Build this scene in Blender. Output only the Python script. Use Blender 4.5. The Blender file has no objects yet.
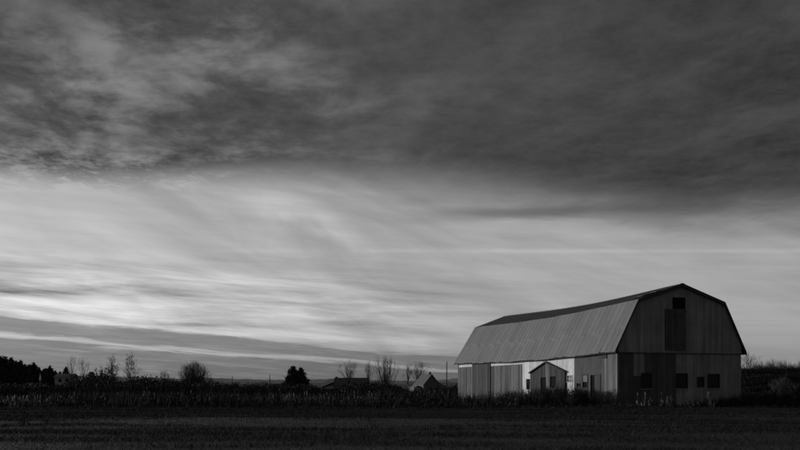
import bpy, math, random
import numpy as np
from mathutils import Vector

R = math.radians
scene = bpy.context.scene
COL = scene.collection

# ------------------------------------------------------------------ camera
F_PX, HOR, CAM_Z = 900.0, 390.0, 1.3          # focal length in photo pixels, horizon row, eye height
cam_d = bpy.data.cameras.new('camera')
cam = bpy.data.objects.new('camera', cam_d); COL.objects.link(cam)
cam.location = (0, 0, CAM_Z); cam.rotation_euler = (R(90), 0, 0)
cam_d.sensor_width = 36; cam_d.lens = 36 * F_PX / 800; cam_d.shift_y = (HOR - 225) / 800
cam_d.clip_start = 0.1; cam_d.clip_end = 20000
scene.camera = cam

# ------------------------------------------------------------------ light
SUN_AZ, SUN_EL = R(-58), R(7)                  # low in the west, left of the frame
sdir = Vector((math.sin(SUN_AZ) * math.cos(SUN_EL), math.cos(SUN_AZ) * math.cos(SUN_EL), math.sin(SUN_EL)))
sl = bpy.data.lights.new('sun', 'SUN'); sl.energy = 2.3; sl.angle = R(10); sl.color = (1, 1, 1)
so = bpy.data.objects.new('sun', sl); COL.objects.link(so)
so.rotation_euler = sdir.to_track_quat('Z', 'Y').to_euler()
so.location = (-60, 40, 40)

world = bpy.data.worlds.new('World'); scene.world = world; world.use_nodes = True
nt = world.node_tree; nt.nodes.clear()
def nd(t, **k):
    n = nt.nodes.new(t)
    for a, b in k.items(): setattr(n, a, b)
    return n
def put(sock, v):
    if hasattr(v, 'is_output'): nt.links.new(v, sock)
    else: sock.default_value = v
def mt(op, a, b=0.0, c=0.0):
    n = nd('ShaderNodeMath', operation=op); put(n.inputs[0], a); put(n.inputs[1], b); put(n.inputs[2], c)
    return n.outputs[0]
add = lambda a, b: mt('ADD', a, b)
sub = lambda a, b: mt('SUBTRACT', a, b)
mul = lambda a, b: mt('MULTIPLY', a, b)
def sstep(v, lo, hi):
    n = nd('ShaderNodeMapRange', interpolation_type='SMOOTHSTEP')
    put(n.inputs[0], v); put(n.inputs[1], lo); put(n.inputs[2], hi); put(n.inputs[3], 0.0); put(n.inputs[4], 1.0)
    return n.outputs[0]
def lerp(a, b, f): return add(a, mul(sub(b, a), f))
def noise(x, y, z, detail=5.0, rough=0.55, dist=0.0):
    c = nd('ShaderNodeCombineXYZ'); put(c.inputs[0], x); put(c.inputs[1], y); put(c.inputs[2], z)
    n = nd('ShaderNodeTexNoise'); nt.links.new(c.outputs[0], n.inputs['Vector'])
    n.inputs['Scale'].default_value = 1.0; n.inputs['Detail'].default_value = detail
    n.inputs['Roughness'].default_value = rough; n.inputs['Distortion'].default_value = dist
    return n.outputs[0]
tc = nd('ShaderNodeTexCoord'); sx = nd('ShaderNodeSeparateXYZ'); nt.links.new(tc.outputs['Generated'], sx.inputs[0])
X, Y, Z = sx.outputs
H = add(mt('SQRT', add(mul(X, X), mul(Y, Y))), 1e-4)
E = mt('MAXIMUM', mt('DIVIDE', Z, H), 0.0)     # tangent of the elevation
SA, CA = mt('DIVIDE', X, H), mt('DIVIDE', Y, H)
sky = nd('ShaderNodeTexSky', sky_type='NISHITA', sun_disc=False)
sky.sun_elevation = SUN_EL; sky.sun_rotation = SUN_AZ % (2 * math.pi)
sky.altitude = 100; sky.air_density = 1.0; sky.dust_density = 2.0; sky.ozone_density = 1.0
bw = nd('ShaderNodeRGBToBW'); nt.links.new(sky.outputs[0], bw.inputs[0])
clear = mt('POWER', mt('MAXIMUM', bw.outputs[0], 0.01), 0.45)      # thin veil evens the glow of the set of the sun
clear = mul(clear, 2.38)
# long cirrus streaks of the open band
cyl = lambda k, e, m, sl, dx=0.0: (add(mul(SA, k), dx), mul(CA, k), mul(add(e, mul(SA, sl)), m))
n_wide = noise(*cyl(2.2, E, 20.0, 0.10), detail=6, rough=0.5, dist=0.7)
n_diag = noise(*cyl(4.6, E, 15.0, 0.32, 2.4), detail=6, rough=0.52, dist=0.9)
n_fine = noise(*cyl(5.0, E, 62.0, 0.055, 1.3), detail=7, rough=0.6, dist=0.35)
n_hair = noise(*cyl(7.0, E, 150.0, 0.05, 6.3), detail=5, rough=0.6)
mid = mul(clear, add(1.0, add(mul(sub(n_wide, 0.5), 0.60), mul(sub(n_diag, 0.5), 0.85))))
lowz = mul(sstep(E, 0.155, 0.10), sstep(SA, 0.25, -0.25))           # streakier towards the glow
mid = mul(mid, add(1.0, add(mul(mul(sub(n_fine, 0.51), 3.0), add(0.10, lowz)), mul(sub(n_hair, 0.5), 0.10))))
trail = mul(sstep(mt('ABSOLUTE', sub(E, add(mul(CA, 0.1545), mul(sub(n_wide, 0.5), 0.003)))), 0.0040, 0.0), mul(sstep(n_diag, 0.35, 0.6), sstep(SA, -0.35, 0.05)))
mid = mul(mid, add(1.0, mul(trail, 0.16)))
# a curl of cirrus left of the middle
wp = add(SA, 0.105)
wq = add(sub(E, 0.196), add(mul(wp, 0.42), add(mul(mul(wp, wp), 2.2), mul(sub(n_diag, 0.5), 0.045))))
wisp = mul(mul(sstep(mt('ABSOLUTE', wq), 0.024, 0.0), sstep(mt('ABSOLUTE', wp), 0.10, 0.02)), add(0.35, n_hair))
mid = mul(mid, add(1.0, mul(wisp, 0.42)))
# a low bank of cloud that lies aslant over the horizon, its lower rim lit
T = sub(E, sub(0.036, mul(SA, 0.075)))
n_edge = noise(*cyl(14.0, E, 190.0, 0.07, 5.1), detail=7, rough=0.65, dist=0.5)
n_lump = noise(*cyl(6.5, E, 40.0, 0.08, 8.4), detail=4)
T2 = add(T, add(mul(sub(n_edge, 0.5), 0.0115), mul(sub(n_lump, 0.5), 0.016)))
hazy = mul(clear, add(0.40, mul(n_wide, 0.05)))
under = lerp(hazy, mul(clear, add(0.60, mul(n_edge, 0.62))), sstep(T2, -0.0135, -0.0095))
bank = mul(clear, add(0.30, mul(n_fine, 0.36)))
bank_top = mul(sstep(T2, 0.0100, 0.0055), add(0.80, mul(sstep(n_edge, 0.65, 0.4), 0.20)))
low = lerp(under, bank, sstep(T2, -0.0080, -0.0055))
skyl = lerp(mid, low, bank_top)
# the dark deck above, seen from below as one flat layer
PX_, PY_ = mt('DIVIDE', X, add(Z, 0.05)), mt('DIVIDE', Y, add(Z, 0.05))
d_big = noise(mul(PX_, 0.8), mul(PY_, 0.9), 2.0, detail=4, rough=0.5, dist=0.3)
d_mid = noise(add(mul(PX_, 3.3), mul(PY_, 0.5)), mul(PY_, 2.7), 0.7, detail=9, rough=0.58, dist=0.2)
d_puff = noise(mul(PX_, 11.0), mul(PY_, 8.5), 4.0, detail=7, rough=0.72, dist=0.15)
left = sstep(SA, 0.12, -0.38)
bound = add(sub(0.199, mul(SA, 0.050)), add(mul(sub(d_big, 0.5), 0.02), mul(sstep(mt('ABSOLUTE', add(SA, 0.03)), 0.36, 0.05), 0.030)))
wid = lerp(0.036, 0.014, left)
deckm = sstep(add(E, add(mul(sub(d_mid, 0.5), 0.040), mul(mul(sub(d_puff, 0.5), 0.065), left))), sub(bound, wid), add(bound, wid))
leftp = sstep(SA, 0.10, -0.32)
patch = mul(mul(sstep(d_big, 0.28, 0.58), sstep(d_mid, 0.42, 0.70)), add(0.08, mul(leftp, 1.5)))
edgeglow = mul(mul(sstep(E, 0.275, 0.215), left), mul(sstep(d_puff, 0.38, 0.64), 1.7))
tex = mul(add(mul(sub(d_mid, 0.5), 1.1), mul(sub(d_puff, 0.5), 1.1)), add(0.50, mul(leftp, 0.50)))
deckl = add(lerp(0.47, 0.76, sstep(SA, 0.42, -0.12)), add(patch, add(edgeglow, tex)))
skyl = lerp(skyl, mt('MAXIMUM', deckl, 0.2), deckm)
# one smoky streak of the deck hanging under its edge
S = mt('DIVIDE', sub(E, add(0.196, mul(sub(n_wide, 0.5), 0.03))), 0.014)
skyl = lerp(skyl, 0.8, mul(mul(sstep(mt('ABSOLUTE', S), 1.0, 0.0), 0.6), mul(sstep(SA, -0.02, 0.12), sstep(SA, 0.42, 0.2))))
bg = nd('ShaderNodeBackground'); bg.inputs[1].default_value = 0.1
put(bg.inputs[0], mt('MAXIMUM', skyl, 0.02))
wo = nd('ShaderNodeOutputWorld'); nt.links.new(bg.outputs[0], wo.inputs[0])

vs = scene.view_settings
scene.display_settings.display_device = 'sRGB'
vs.view_transform = 'Standard'; vs.look = 'None'; vs.exposure = 0.0; vs.gamma = 1.0; vs.use_curve_mapping = False
scene.render.engine = 'CYCLES'

# ------------------------------------------------------------------ materials (a black-and-white picture: neutral greys)
def mat(name, v, var=0.3, scale=3.0, rough=0.85, stretch=(1, 1, 1), bump=0.0, island=0.0, objvar=0.0,
        scale2=None, var2=0.0, stretch2=(1, 1, 1), spec=0.25, thr=None):
    m = bpy.data.materials.new(name); m.use_nodes = True
    t = m.node_tree; b = t.nodes['Principled BSDF']
    b.inputs['Roughness'].default_value = rough
    b.inputs['Specular IOR Level'].default_value = spec
    co = t.nodes.new('ShaderNodeTexCoord')
    def nz(sc, st, det=6):
        mp = t.nodes.new('ShaderNodeMapping'); mp.inputs['Scale'].default_value = st
        t.links.new(co.outputs['Object'], mp.inputs[0])
        n = t.nodes.new('ShaderNodeTexNoise'); n.inputs['Scale'].default_value = sc; n.inputs['Detail'].default_value = det
        n.inputs['Roughness'].default_value = 0.62
        t.links.new(mp.outputs[0], n.inputs['Vector']); return n.outputs[0]
    def ma(op, a, c):
        n = t.nodes.new('ShaderNodeMath'); n.operation = op
        for i, q in enumerate((a, c)):
            if hasattr(q, 'is_output'): t.links.new(q, n.inputs[i])
            else: n.inputs[i].default_value = q
        return n.outputs[0]
    n1 = nz(scale, stretch)
    f = ma('ADD', 1.0, ma('MULTIPLY', ma('SUBTRACT', n1, 0.5), 2.6 * var))
    if scale2: f = ma('MULTIPLY', f, ma('ADD', 1.0, ma('MULTIPLY', ma('SUBTRACT', nz(scale2, stretch2), 0.5), 2.6 * var2)))
    if island:
        g = t.nodes.new('ShaderNodeNewGeometry')
        f = ma('MULTIPLY', f, ma('ADD', 1.0 - island, ma('MULTIPLY', g.outputs['Random Per Island'], 2 * island)))
    if objvar:
        oi = t.nodes.new('ShaderNodeObjectInfo')
        f = ma('MULTIPLY', f, ma('ADD', 1.0 - objvar, ma('MULTIPLY', oi.outputs['Random'], 2 * objvar)))
    val = ma('MINIMUM', ma('MAXIMUM', ma('MULTIPLY', f, v), 0.004), 0.9)
    t.links.new(val, b.inputs['Base Color'])
    if bump:
        bp = t.nodes.new('ShaderNodeBump'); bp.inputs['Strength'].default_value = bump; bp.inputs['Distance'].default_value = 0.02
        t.links.new(n1, bp.inputs['Height']); t.links.new(bp.outputs[0], b.inputs['Normal'])
    return m
WS = (1, 1, 0.08)
M = {}
M['ground'] = mat('field_soil', 0.017, 0.5, 0.9, stretch=(0.25, 1, 1), scale2=0.06, var2=0.7, stretch2=(0.12, 1.6, 1), bump=0.6)
M['grass'] = mat('mown_grass', 0.025, 0.4, 0.5, stretch=(0.2, 1, 1), island=0.55)
M['straw'] = mat('dry_straw', 0.05, 0.4, 1.0, island=0.5)
M['weed'] = mat('dark_weed', 0.013, 0.4, 0.4, island=0.6)
M['plume'] = mat('pale_plume', 0.16, 0.5, 0.5, island=0.6)
M['twig'] = mat('bark', 0.05, 0.4, 2.0, island=0.3)
M['twig_pale'] = mat('pale_bark', 0.16, 0.4, 2.0, island=0.4)
M['leaf'] = mat('withered_leaf', 0.06, 0.4, 2.0, island=0.4)
M['needle'] = mat('spruce_needles', 0.035, 0.4, 1.5, island=0.5)
M['hill'] = mat('hazed_far_hill', 0.15, 0.5, 0.012, stretch=(0.5, 1, 4), scale2=0.05, var2=0.5)  # paler albedo stands in for the haze of distance
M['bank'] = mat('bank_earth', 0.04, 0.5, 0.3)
M['wood'] = mat('weathered_board', 0.112, 0.60, 6.0, stretch=WS, objvar=0.58, scale2=1.1, var2=0.55, stretch2=(1, 1, 0.35), bump=0.3)
M['wood_pale'] = mat('pale_board', 0.155, 0.50, 5.0, stretch=WS, objvar=0.42, scale2=1.3, var2=0.4, stretch2=(1, 1, 0.3), bump=0.3)
M['wood_dark'] = mat('stained_board', 0.062, 0.5, 5.0, stretch=WS, objvar=0.35, scale2=1.1, var2=0.5, stretch2=(1, 1, 0.3), bump=0.3)
M['wood_outline'] = mat('bare_board', 0.042, 0.6, 5.0, stretch=WS, objvar=0.5, scale2=1.2, var2=0.5, stretch2=(1, 1, 0.3), bump=0.3)
M['panel'] = mat('dull_panel', 0.085, 0.3, 4.0, stretch=WS, objvar=0.10, scale2=0.9, var2=0.5)
M['white'] = mat('weathered_white_paint', 0.70, 0.26, 5.0, stretch=WS, objvar=0.10, scale2=1.4, var2=0.35)
M['bright'] = mat('sunlit_white_paint', 0.86, 0.06, 5.0, stretch=WS)  # extra white painted in for a strip that catches the sun
M['gable'] = mat('gable_board', 0.19, 0.4, 4.0, stretch=WS, objvar=0.14, scale2=0.5, var2=0.5)
M['gable_dark'] = mat('gable_dark_board', 0.065, 0.35, 4.0, stretch=WS, objvar=0.2, scale2=0.9, var2=0.35)
M['trim'] = mat('dark_trim', 0.045, 0.4, 4.0)
M['frame_dark'] = mat('dark_window_frame', 0.035, 0.3, 4.0)
M['inside'] = mat('dark_inside', 0.010, 0.3, 2.0, spec=0.05)  # near-black, paints the unlit interior behind openings and gaps
M['glass'] = mat('dusty_glass', 0.012, 0.3, 3.0, rough=0.4, spec=0.12)
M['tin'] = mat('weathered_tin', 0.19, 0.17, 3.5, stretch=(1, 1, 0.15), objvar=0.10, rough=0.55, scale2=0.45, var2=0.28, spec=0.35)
M['tin_dark'] = mat('darker_tin', 0.095, 0.2, 3.0, stretch=(1, 1, 0.15), objvar=0.15, rough=0.6, scale2=0.5, var2=0.25)  # darker tin for the two upper slopes
M['roof_h'] = mat('house_shingles', 0.07, 0.3, 3.0)
M['roof_pale'] = mat('house_tin', 0.13, 0.2, 2.0, rough=0.6)
M['wall_h'] = mat('house_white_wall', 0.26, 0.25, 1.0)
M['wall_hd'] = mat('house_dark_wall', 0.10, 0.25, 1.0)
M['house_side'] = mat('house_pale_wall', 0.27, 0.2, 1.0)  # even pale tone for the house at left
M['pole'] = mat('pole_wood', 0.06, 0.3, 4.0)

# ------------------------------------------------------------------ helpers
rng = np.random.default_rng(7)
def mesh_np(name, V, Fq):
    """V (n,3), Fq (m,k) all faces with k corners"""
    V = np.asarray(V, np.float32).reshape(-1, 3); Fq = np.asarray(Fq, np.int32)
    me = bpy.data.meshes.new(name); k = Fq.shape[1]
    me.vertices.add(len(V)); me.vertices.foreach_set('co', V.ravel())
    me.loops.add(Fq.size); me.loops.foreach_set('vertex_index', Fq.ravel())
    me.polygons.add(len(Fq)); me.polygons.foreach_set('loop_start', np.arange(len(Fq), dtype=np.int32) * k)
    me.polygons.foreach_set('loop_total', np.full(len(Fq), k, np.int32))
    me.update(calc_edges=True); me.validate(); me.shade_flat()
    return me
def obj(name, me, m=None, parent=None, loc=None):
    if isinstance(me, tuple): me = mesh_np(name, *me)
    if m is not None and not me.materials: me.materials.append(M[m] if isinstance(m, str) else m)
    o = bpy.data.objects.new(name, me); COL.objects.link(o)
    if parent: o.parent = parent
    if loc is not None: o.location = loc
    return o
def tag(o, label=None, cat=None, group=None, kind=None):
    for k, v in (('label', label), ('category', cat), ('group', group), ('kind', kind)):
        if v: o[k] = v
    return o
def empty(name, loc, rz=0.0, s=1.0):
    o = bpy.data.objects.new(name, None); COL.objects.link(o)
    o.location = loc; o.rotation_euler = (0, 0, rz); o.scale = (s, s, s) if not isinstance(s, tuple) else s
    o.empty_display_size = 0.3
    return o
def hexa(P8):
    """eight corners: bottom ring of four, top ring of four"""
    return (P8, [(3, 2, 1, 0), (4, 5, 6, 7), (0, 1, 5, 4), (1, 2, 6, 5), (2, 3, 7, 6), (3, 0, 4, 7)])
def box(x0, x1, y0, y1, z0, z1):
    return hexa([(x0, y0, z0), (x1, y0, z0), (x1, y1, z0), (x0, y1, z0), (x0, y0, z1), (x1, y0, z1), (x1, y1, z1), (x0, y1, z1)])
def join(parts):
    V, Fs, n = [], [], 0
    for v, f in parts:
        v = np.asarray(v, float).reshape(-1, 3); V.append(v); Fs.append(np.asarray(f) + n); n += len(v)
    return np.concatenate(V), np.concatenate(Fs)
def tubes(segs, k=3):
    """segs (n,8): p0, p1, r0, r1"""
    S = np.asarray(segs, float); p0, p1, r0, r1 = S[:, :3], S[:, 3:6], S[:, 6], S[:, 7]
    d = p1 - p0; d /= np.linalg.norm(d, axis=1, keepdims=True) + 1e-9
    ref = np.where(np.abs(d[:, 2:3]) > 0.9, np.array([[1., 0, 0]]), np.array([[0, 0, 1.]]))
    u = np.cross(d, ref); u /= np.linalg.norm(u, axis=1, keepdims=True) + 1e-9
    w = np.cross(d, u); n = len(S); V = np.zeros((n, 2, k, 3))
    for j in range(k):
        o = u * math.cos(2 * math.pi * j / k) + w * math.sin(2 * math.pi * j / k)
        V[:, 0, j] = p0 + o * r0[:, None]; V[:, 1, j] = p1 + o * r1[:, None]
    b = (np.arange(n) * 2 * k)[:, None]
    Fq = np.concatenate([np.concatenate([b + j, b + (j + 1) % k, b + k + (j + 1) % k, b + k + j], 1)[:, None] for j in range(k)], 1).reshape(-1, 4)
    return V.reshape(-1, 3), Fq
def at(px, Zd): return (px - 400) / F_PX * Zd
def top(py, Zd): return CAM_Z + (HOR - py) / F_PX * Zd

# ------------------------------------------------------------------ terrain
def gz(x, y):
    x = np.asarray(x, float); y = np.asarray(y, float)
    f = np.clip((y - 5) / 20, 0, 1) * np.clip((240 - y) / 100, 0, 1)
    w = 0.06 * np.sin(0.08 * x + 0.5 + 0.05 * y) + 0.06 * np.sin(0.21 * y + 0.03 * x + .7 * np.sin(.06 * x)) + 0.03 * np.sin(0.55 * y - 0.075 * x + 0.8 * np.sin(0.05 * x)) + .006 * np.sin(1.3 * y + .12 * x + 1.4 * np.sin(.11 * x))
    return f * w * np.where((x > 2) & (y > 66) & (y < 110) & (x < 32), 0.3, 1.0) - 0.05
def ground():
    xs = np.concatenate([np.linspace(-6000, -140, 14), np.arange(-130, 131, 2.5), np.linspace(140, 6000, 14)])
    ys = np.concatenate([[-3000, -500, -100, -20], np.arange(-5, 125, 0.8), np.linspace(130, 400, 20), np.linspace(450, 7000, 12)])
    gx, gy = np.meshgrid(xs, ys); g = gz(gx, gy)
    V = np.stack([gx, gy, g], -1).reshape(-1, 3); nx, ny = len(xs), len(ys)
    i = (np.arange(ny - 1)[:, None] * nx + np.arange(nx - 1)[None]).ravel()
    return V, np.stack([i, i + 1, i + nx + 1, i + nx], 1)
tag(obj('ground', ground(), 'ground'), kind='structure')

def hill(name, prof, Zd, depth, m, rough=0.6, seed=1):
    """a long ridge whose crest follows photo rows in prof [(px, row)], Zd metres off"""
    r = np.random.default_rng(seed)
    px = np.arange(prof[0][0], prof[-1][0] + 1, 3.0)
    hz = np.interp(px, [p[0] for p in prof], [top(p[1], Zd) for p in prof])
    hz = hz + np.convolve(r.normal(0, rough, len(px) + 4), np.ones(5) / 5, 'valid')
    x = at(px, Zd); rows = []
    for t, q in ((-1.2, -0.05), (-0.8, 0.35), (-0.4, 0.75), (0, 1.0), (0.5, 0.8), (1.2, -0.05)):
        rows.append(np.stack([x, np.full_like(x, Zd + t * depth), hz * q + (r.normal(0, rough * 0.4, len(x)) if abs(q) > 0.1 else -0.5)], 1))
    V = np.concatenate(rows); n = len(x)
    i = (np.arange(5)[:, None] * n + np.arange(n - 1)[None]).ravel()
    o = obj(name, (V, np.stack([i, i + 1, i + n + 1, i + n], 1)), m)
    for p in o.data.polygons: p.use_smooth = True
    return tag(o, kind='structure')
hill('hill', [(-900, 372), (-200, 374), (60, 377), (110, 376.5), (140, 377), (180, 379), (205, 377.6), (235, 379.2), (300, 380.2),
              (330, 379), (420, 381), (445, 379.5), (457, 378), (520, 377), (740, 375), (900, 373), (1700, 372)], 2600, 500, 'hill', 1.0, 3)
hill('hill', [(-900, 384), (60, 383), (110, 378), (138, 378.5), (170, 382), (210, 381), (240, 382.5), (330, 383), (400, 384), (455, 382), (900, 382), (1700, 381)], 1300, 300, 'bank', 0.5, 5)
hill('hill', [(690, 389.5), (715, 377), (735, 371), (745, 370.5), (770, 371.8), (800, 374), (850, 375), (960, 377), (1300, 384), (1500, 389.5)], 165, 28, 'bank', 0.35, 8)

hill('hill', [(-260, 356), (-60, 355.5), (0, 358.5), (12, 360.5), (22, 364.5), (40, 370), (60, 374.5), (74, 379), (84, 389)], 385, 22, 'bank', 0.25, 12)
# ------------------------------------------------------------------ barn
Nc = np.array([16.75, 69.2]); Fc = np.array([6.46, 100.3])
LD = Fc - Nc; L = float(np.linalg.norm(LD)); LD = LD / L            # along the side wall, away from the eye
GD = np.array([-LD[1], LD[0]]) * -1                                  # along the gable, to the right
W, BASE = 11.4, -0.25
RZ = math.atan2(GD[1], GD[0])
barn = tag(empty('barn', (Nc[0], Nc[1], 0.0), RZ), 'long weathered gambrel-roofed barn with a patched white and grey side wall', 'barn')
# local frame: x runs along the gable (0..W), y runs back along the side wall (0..L)
def side_s(px):
    k = (px - 400) / F_PX                    # (N + s*LD).x = k * (N + s*LD).y
    return float((k * Nc[1] - Nc[0]) / (LD[0] - k * LD[1]))
def side_z(px, py):
    s = side_s(px); return CAM_Z + (HOR - py) / F_PX * (Nc[1] + s * LD[1])
def gab_i(px):
    k = (px - 400) / F_PX
    return float((k * Nc[1] - Nc[0]) / (GD[0] - k * GD[1]))
def gab_z(px, py):
    return CAM_Z + (HOR - py) / F_PX * (Nc[1] + gab_i(px) * GD[1])
EAVE_Z, BRK_Z, RIDGE_Z, OV = 4.29, 8.31, 9.66, 0.38
def sag(s, a): t = np.clip(s / L, 0, 1); return -a * np.sin(math.pi * t ** 0.9) ** 1.3
def roof_pt(j, s):
    """profile corner j: 0 left eave, 1 left break, 2 ridge, 3 right break, 4 right eave, at s along the barn"""
    t = float(np.clip(s / L, 0, 1))
    ins = 1.70 + 0.42 * t ** 3
    return [(-OV, EAVE_Z + sag(s, 0.20) + 0.018 * math.sin(s * 0.9)), (ins, BRK_Z + sag(s, 0.30) + 0.008 * math.sin(s * 1.1 + 1)),
            (W / 2, RIDGE_Z + sag(s, 0.34)), (W - ins, BRK_Z + sag(s, 0.30)), (W + OV, EAVE_Z + sag(s, 0.15))][j]
def roof_under(x, s=0.0):
    P = [roof_pt(j, s) for j in range(5)]
    return float(np.interp(x, [p[0] for p in P], [p[1] for p in P]))
S0, S1 = -0.22, L + 0.22
# deck (the roof part) and its sheets
def deck():
    ss = np.linspace(S0 + 0.02, S1 - 0.02, 40); V = []
    for s in ss:
        for j in range(5): x, z = roof_pt(j, s); V.append((x, s, z - 0.05))
        for j in range(5): x, z = roof_pt(j, s); V.append((x + (0.03 if j == 0 else -0.03 if j == 4 else 0), s, z - 0.14))
    Fq = []
    for a in range(39):
        for j in range(4):
            b = a * 10 + j; Fq.append((b, b + 1, b + 11, b + 10)); Fq.append((b + 5, b + 15, b + 16, b + 6))
        for j in (0, 4): b = a * 10 + j; Fq.append((b, b + 10, b + 15, b + 5))
    for a in (0, 39):
        for j in range(4): b = a * 10 + j; Fq.append((b, b + 5, b + 6, b + 1))
    return V, Fq
roof = obj('roof', deck(), 'trim', barn)
NS = 44; sw = (S1 - S0) / NS
pr = random.Random(3)
def sheet(j0, j1, k, u0=0.0, u1=1.0, lift=0.0, over=0.0):
    a, b = S0 + k * sw + 0.005, S0 + (k + 1) * sw - 0.005
    cols = [a, a + 0.04, a + sw * .32, a + sw * .36, a + sw * .40, a + sw * .64, a + sw * .68, a + sw * .72, b - 0.04, b]
    hgt = [0.0, 0.014, 0.0, 0.010, 0.0, 0.0, 0.010, 0.0, 0.014, 0.0]
    V = []; top_n = []
    rows = 4
    for r in range(rows):
        u = u0 + (u1 - u0) * r / (rows - 1)
        for c, h in zip(cols, hgt):
            p, q = roof_pt(j0, c), roof_pt(j1, c)
            x = p[0] + (q[0] - p[0]) * u; z = p[1] + (q[1] - p[1]) * u
            dx, dz = q[0] - p[0], q[1] - p[1]; l = math.hypot(dx, dz); nx, nz = -dz / l, dx / l
            if nz < 0: nx, nz = -nx, -nz
            e = h + lift * (1 - u) * (1 if r == 0 else 0.4)
            V.append((x + nx * e - (dx / l * over if r == 0 else 0), c, z + nz * e - (dz / l * over if r == 0 else 0)))
    nc = len(cols); n = nc * rows
    V += [(x, y, z - 0.022) for x, y, z in V]
    Fq = []
    for r in range(rows - 1):
        for c in range(nc - 1):
            i = r * nc + c; Fq.append((i, i + 1, i + nc + 1, i + nc)); Fq.append((n + i, n + i + nc, n + i + nc + 1, n + i + 1))
    for c in range(nc - 1):
        Fq.append((c, n + c, n + c + 1, c + 1)); i = (rows - 1) * nc + c; Fq.append((i, i + 1, n + i + 1, n + i))
    for r in range(rows - 1):
        i = r * nc; Fq.append((i, i + nc, n + i + nc, n + i)); i = r * nc + nc - 1; Fq.append((i, n + i, n + i + nc, i + nc))
    return V, Fq
for (j0, j1) in ((0, 1), (1, 2), (3, 2), (4, 3)):
    for k in range(NS * (2 if (j0, j1) == (0, 1) else 1)):
        u0, u1, lift = 0.0, 1.0, 0.0
        if (j0, j1) == (0, 1):
            row, k = divmod(k, NS); lap = 0.47 + 0.05 * math.sin(k * 2.1) + 0.02 * math.sin(k * .7)
            u0, u1, lift = (0.0, lap, 0.0) if row == 0 else (lap - .02, 1.0, 0.014)
        if (j0, j1) == (1, 2):
            if k == 0: u0, lift = 0.40, 0.20
            if k == 1: u0, lift = 0.22, 0.14
        if pr.random() < 0.08: lift += 0.03
        obj('roof_sheet', sheet(j0, j1, k, u0, u1, lift, pr.uniform(-0.04, 0.06) if u0 == 0 else 0.0), 'tin_dark' if j1 == 2 else 'tin', roof)
cap = []
ssn = np.linspace(S0, S1, 30)
for a, b in zip(ssn[:-1], ssn[1:]):
    (x, za), (_, zb) = roof_pt(2, a), roof_pt(2, b)
    cap.append(hexa([(x - .22, a, za - .03), (x, a, za + .035), (x, b, zb + .035), (x - .22, b, zb - .03), (x - .22, a, za + .0), (x, a, za + .06), (x, b, zb + .06), (x - .22, b, zb + .0)]))
    cap.append(hexa([(x, a, za + .035), (x + .22, a, za - .03), (x + .22, b, zb - .03), (x, b, zb + .035), (x, a, za + .06), (x + .22, a, za), (x + .22, b, zb), (x, b, zb + .06)]))
obj('ridge_cap', join(cap), 'tin', roof)
for j in range(4):                                   # rake boards of both gables
    for s, t, h_ in ((S0 - 0.035, S0 + 0.005, .03), (S1 - 0.03, S1 - 0.005, -.03)):
        (xa, za), (xb, zb) = roof_pt(j, s), roof_pt(j + 1, s)
        obj('rake_board', hexa([(xa, s, za - .24), (xb, s, zb - .24), (xb, t, zb - .24), (xa, t, za - .24), (xa, s, za + h_), (xb, s, zb + h_), (xb, t, zb + h_), (xa, t, za + h_)]), 'trim', roof)

TOPZ = 4.75
# backing walls
side = obj('side_wall', box(0.06, 0.16, 0.1, L - 0.1, BASE, TOPZ), 'inside', barn)
obj('rear_side_wall', box(W - 0.16, W - 0.02, 0.1, L - 0.1, BASE, TOPZ), 'wood_dark', barn)
def gable_sheet(y0, y1, z0, s=0.0):
    xs = [0.12] + [x for x in np.linspace(0.6, W - 0.6, 30)] + [W - 0.18]
    parts = []
    for a, b in zip(xs[:-1], xs[1:]):
        ta, tb = roof_under(a, s) - .16, roof_under(b, s) - .16
        parts.append(hexa([(a, y0, z0), (b, y0, z0), (b, y1, z0), (a, y1, z0), (a, y0, ta), (b, y0, tb), (b, y1, tb), (a, y1, ta)]))
    return join(parts)
gab = obj('gable_wall', gable_sheet(0.06, 0.14, BASE), 'inside', barn)
g2 = gable_sheet(L - 0.14, L - 0.06, BASE, L)
v2 = np.array(g2[0]); v2[:, 2] = np.where(v2[:, 2] > 0, v2[:, 2] - 0.12, v2[:, 2])
obj('far_gable_wall', (v2, g2[1]), 'wood_dark', barn)

# openings of the side wall in photo rows and columns: (px0, px1, py0, py1)
def srect(a, b, c, d): 
    s0, s1 = side_s(b), side_s(a); m = 0.5 * (a + b)
    return s0, s1, side_z(m, d), side_z(m, c)
def grect(a, b, c, d):
    m = 0.5 * (a + b); return gab_i(a), gab_i(b), gab_z(m, d), gab_z(m, c)
S_OPEN = {'hatch': srect(526.6, 530.6, 379, 389.5), 'pane_r': srect(567.4, 572.4, 375.5, 382), 'hole': srect(577, 580, 383.5, 386.5),
          'win': srect(583, 587.5, 375, 387.5), 'door': srect(591, 600.2, 375, 407)}
G_OPEN = {'w1': grect(641.5, 651, 373.5, 388), 'w2': grect(676, 687, 374, 388), 'w3': grect(697.5, 703.5, 377.5, 386.5), 'w4': grect(708, 719, 374.5, 387.5),
          'loft': grect(672, 685, 297.5, 309)}
outline_r = srect(531.8, 566.5, 372, 408); PEAK_S = side_s(547.5); PEAK_Z = side_z(547.5, 362.2)
P_EAVE = 0.5 * (side_z(532, 373.2) + side_z(566, 371.3))

def cut(z0, z1, holes):
    segs = [(z0, z1)]
    for h0, h1 in holes:
        nxt = []
        for a, b in segs:
            if h1 <= a or h0 >= b: nxt.append((a, b)); continue
            if h0 - a > 0.03: nxt.append((a, h0))
            if b - h1 > 0.03: nxt.append((h1, b))
        segs = nxt
    return segs
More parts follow.
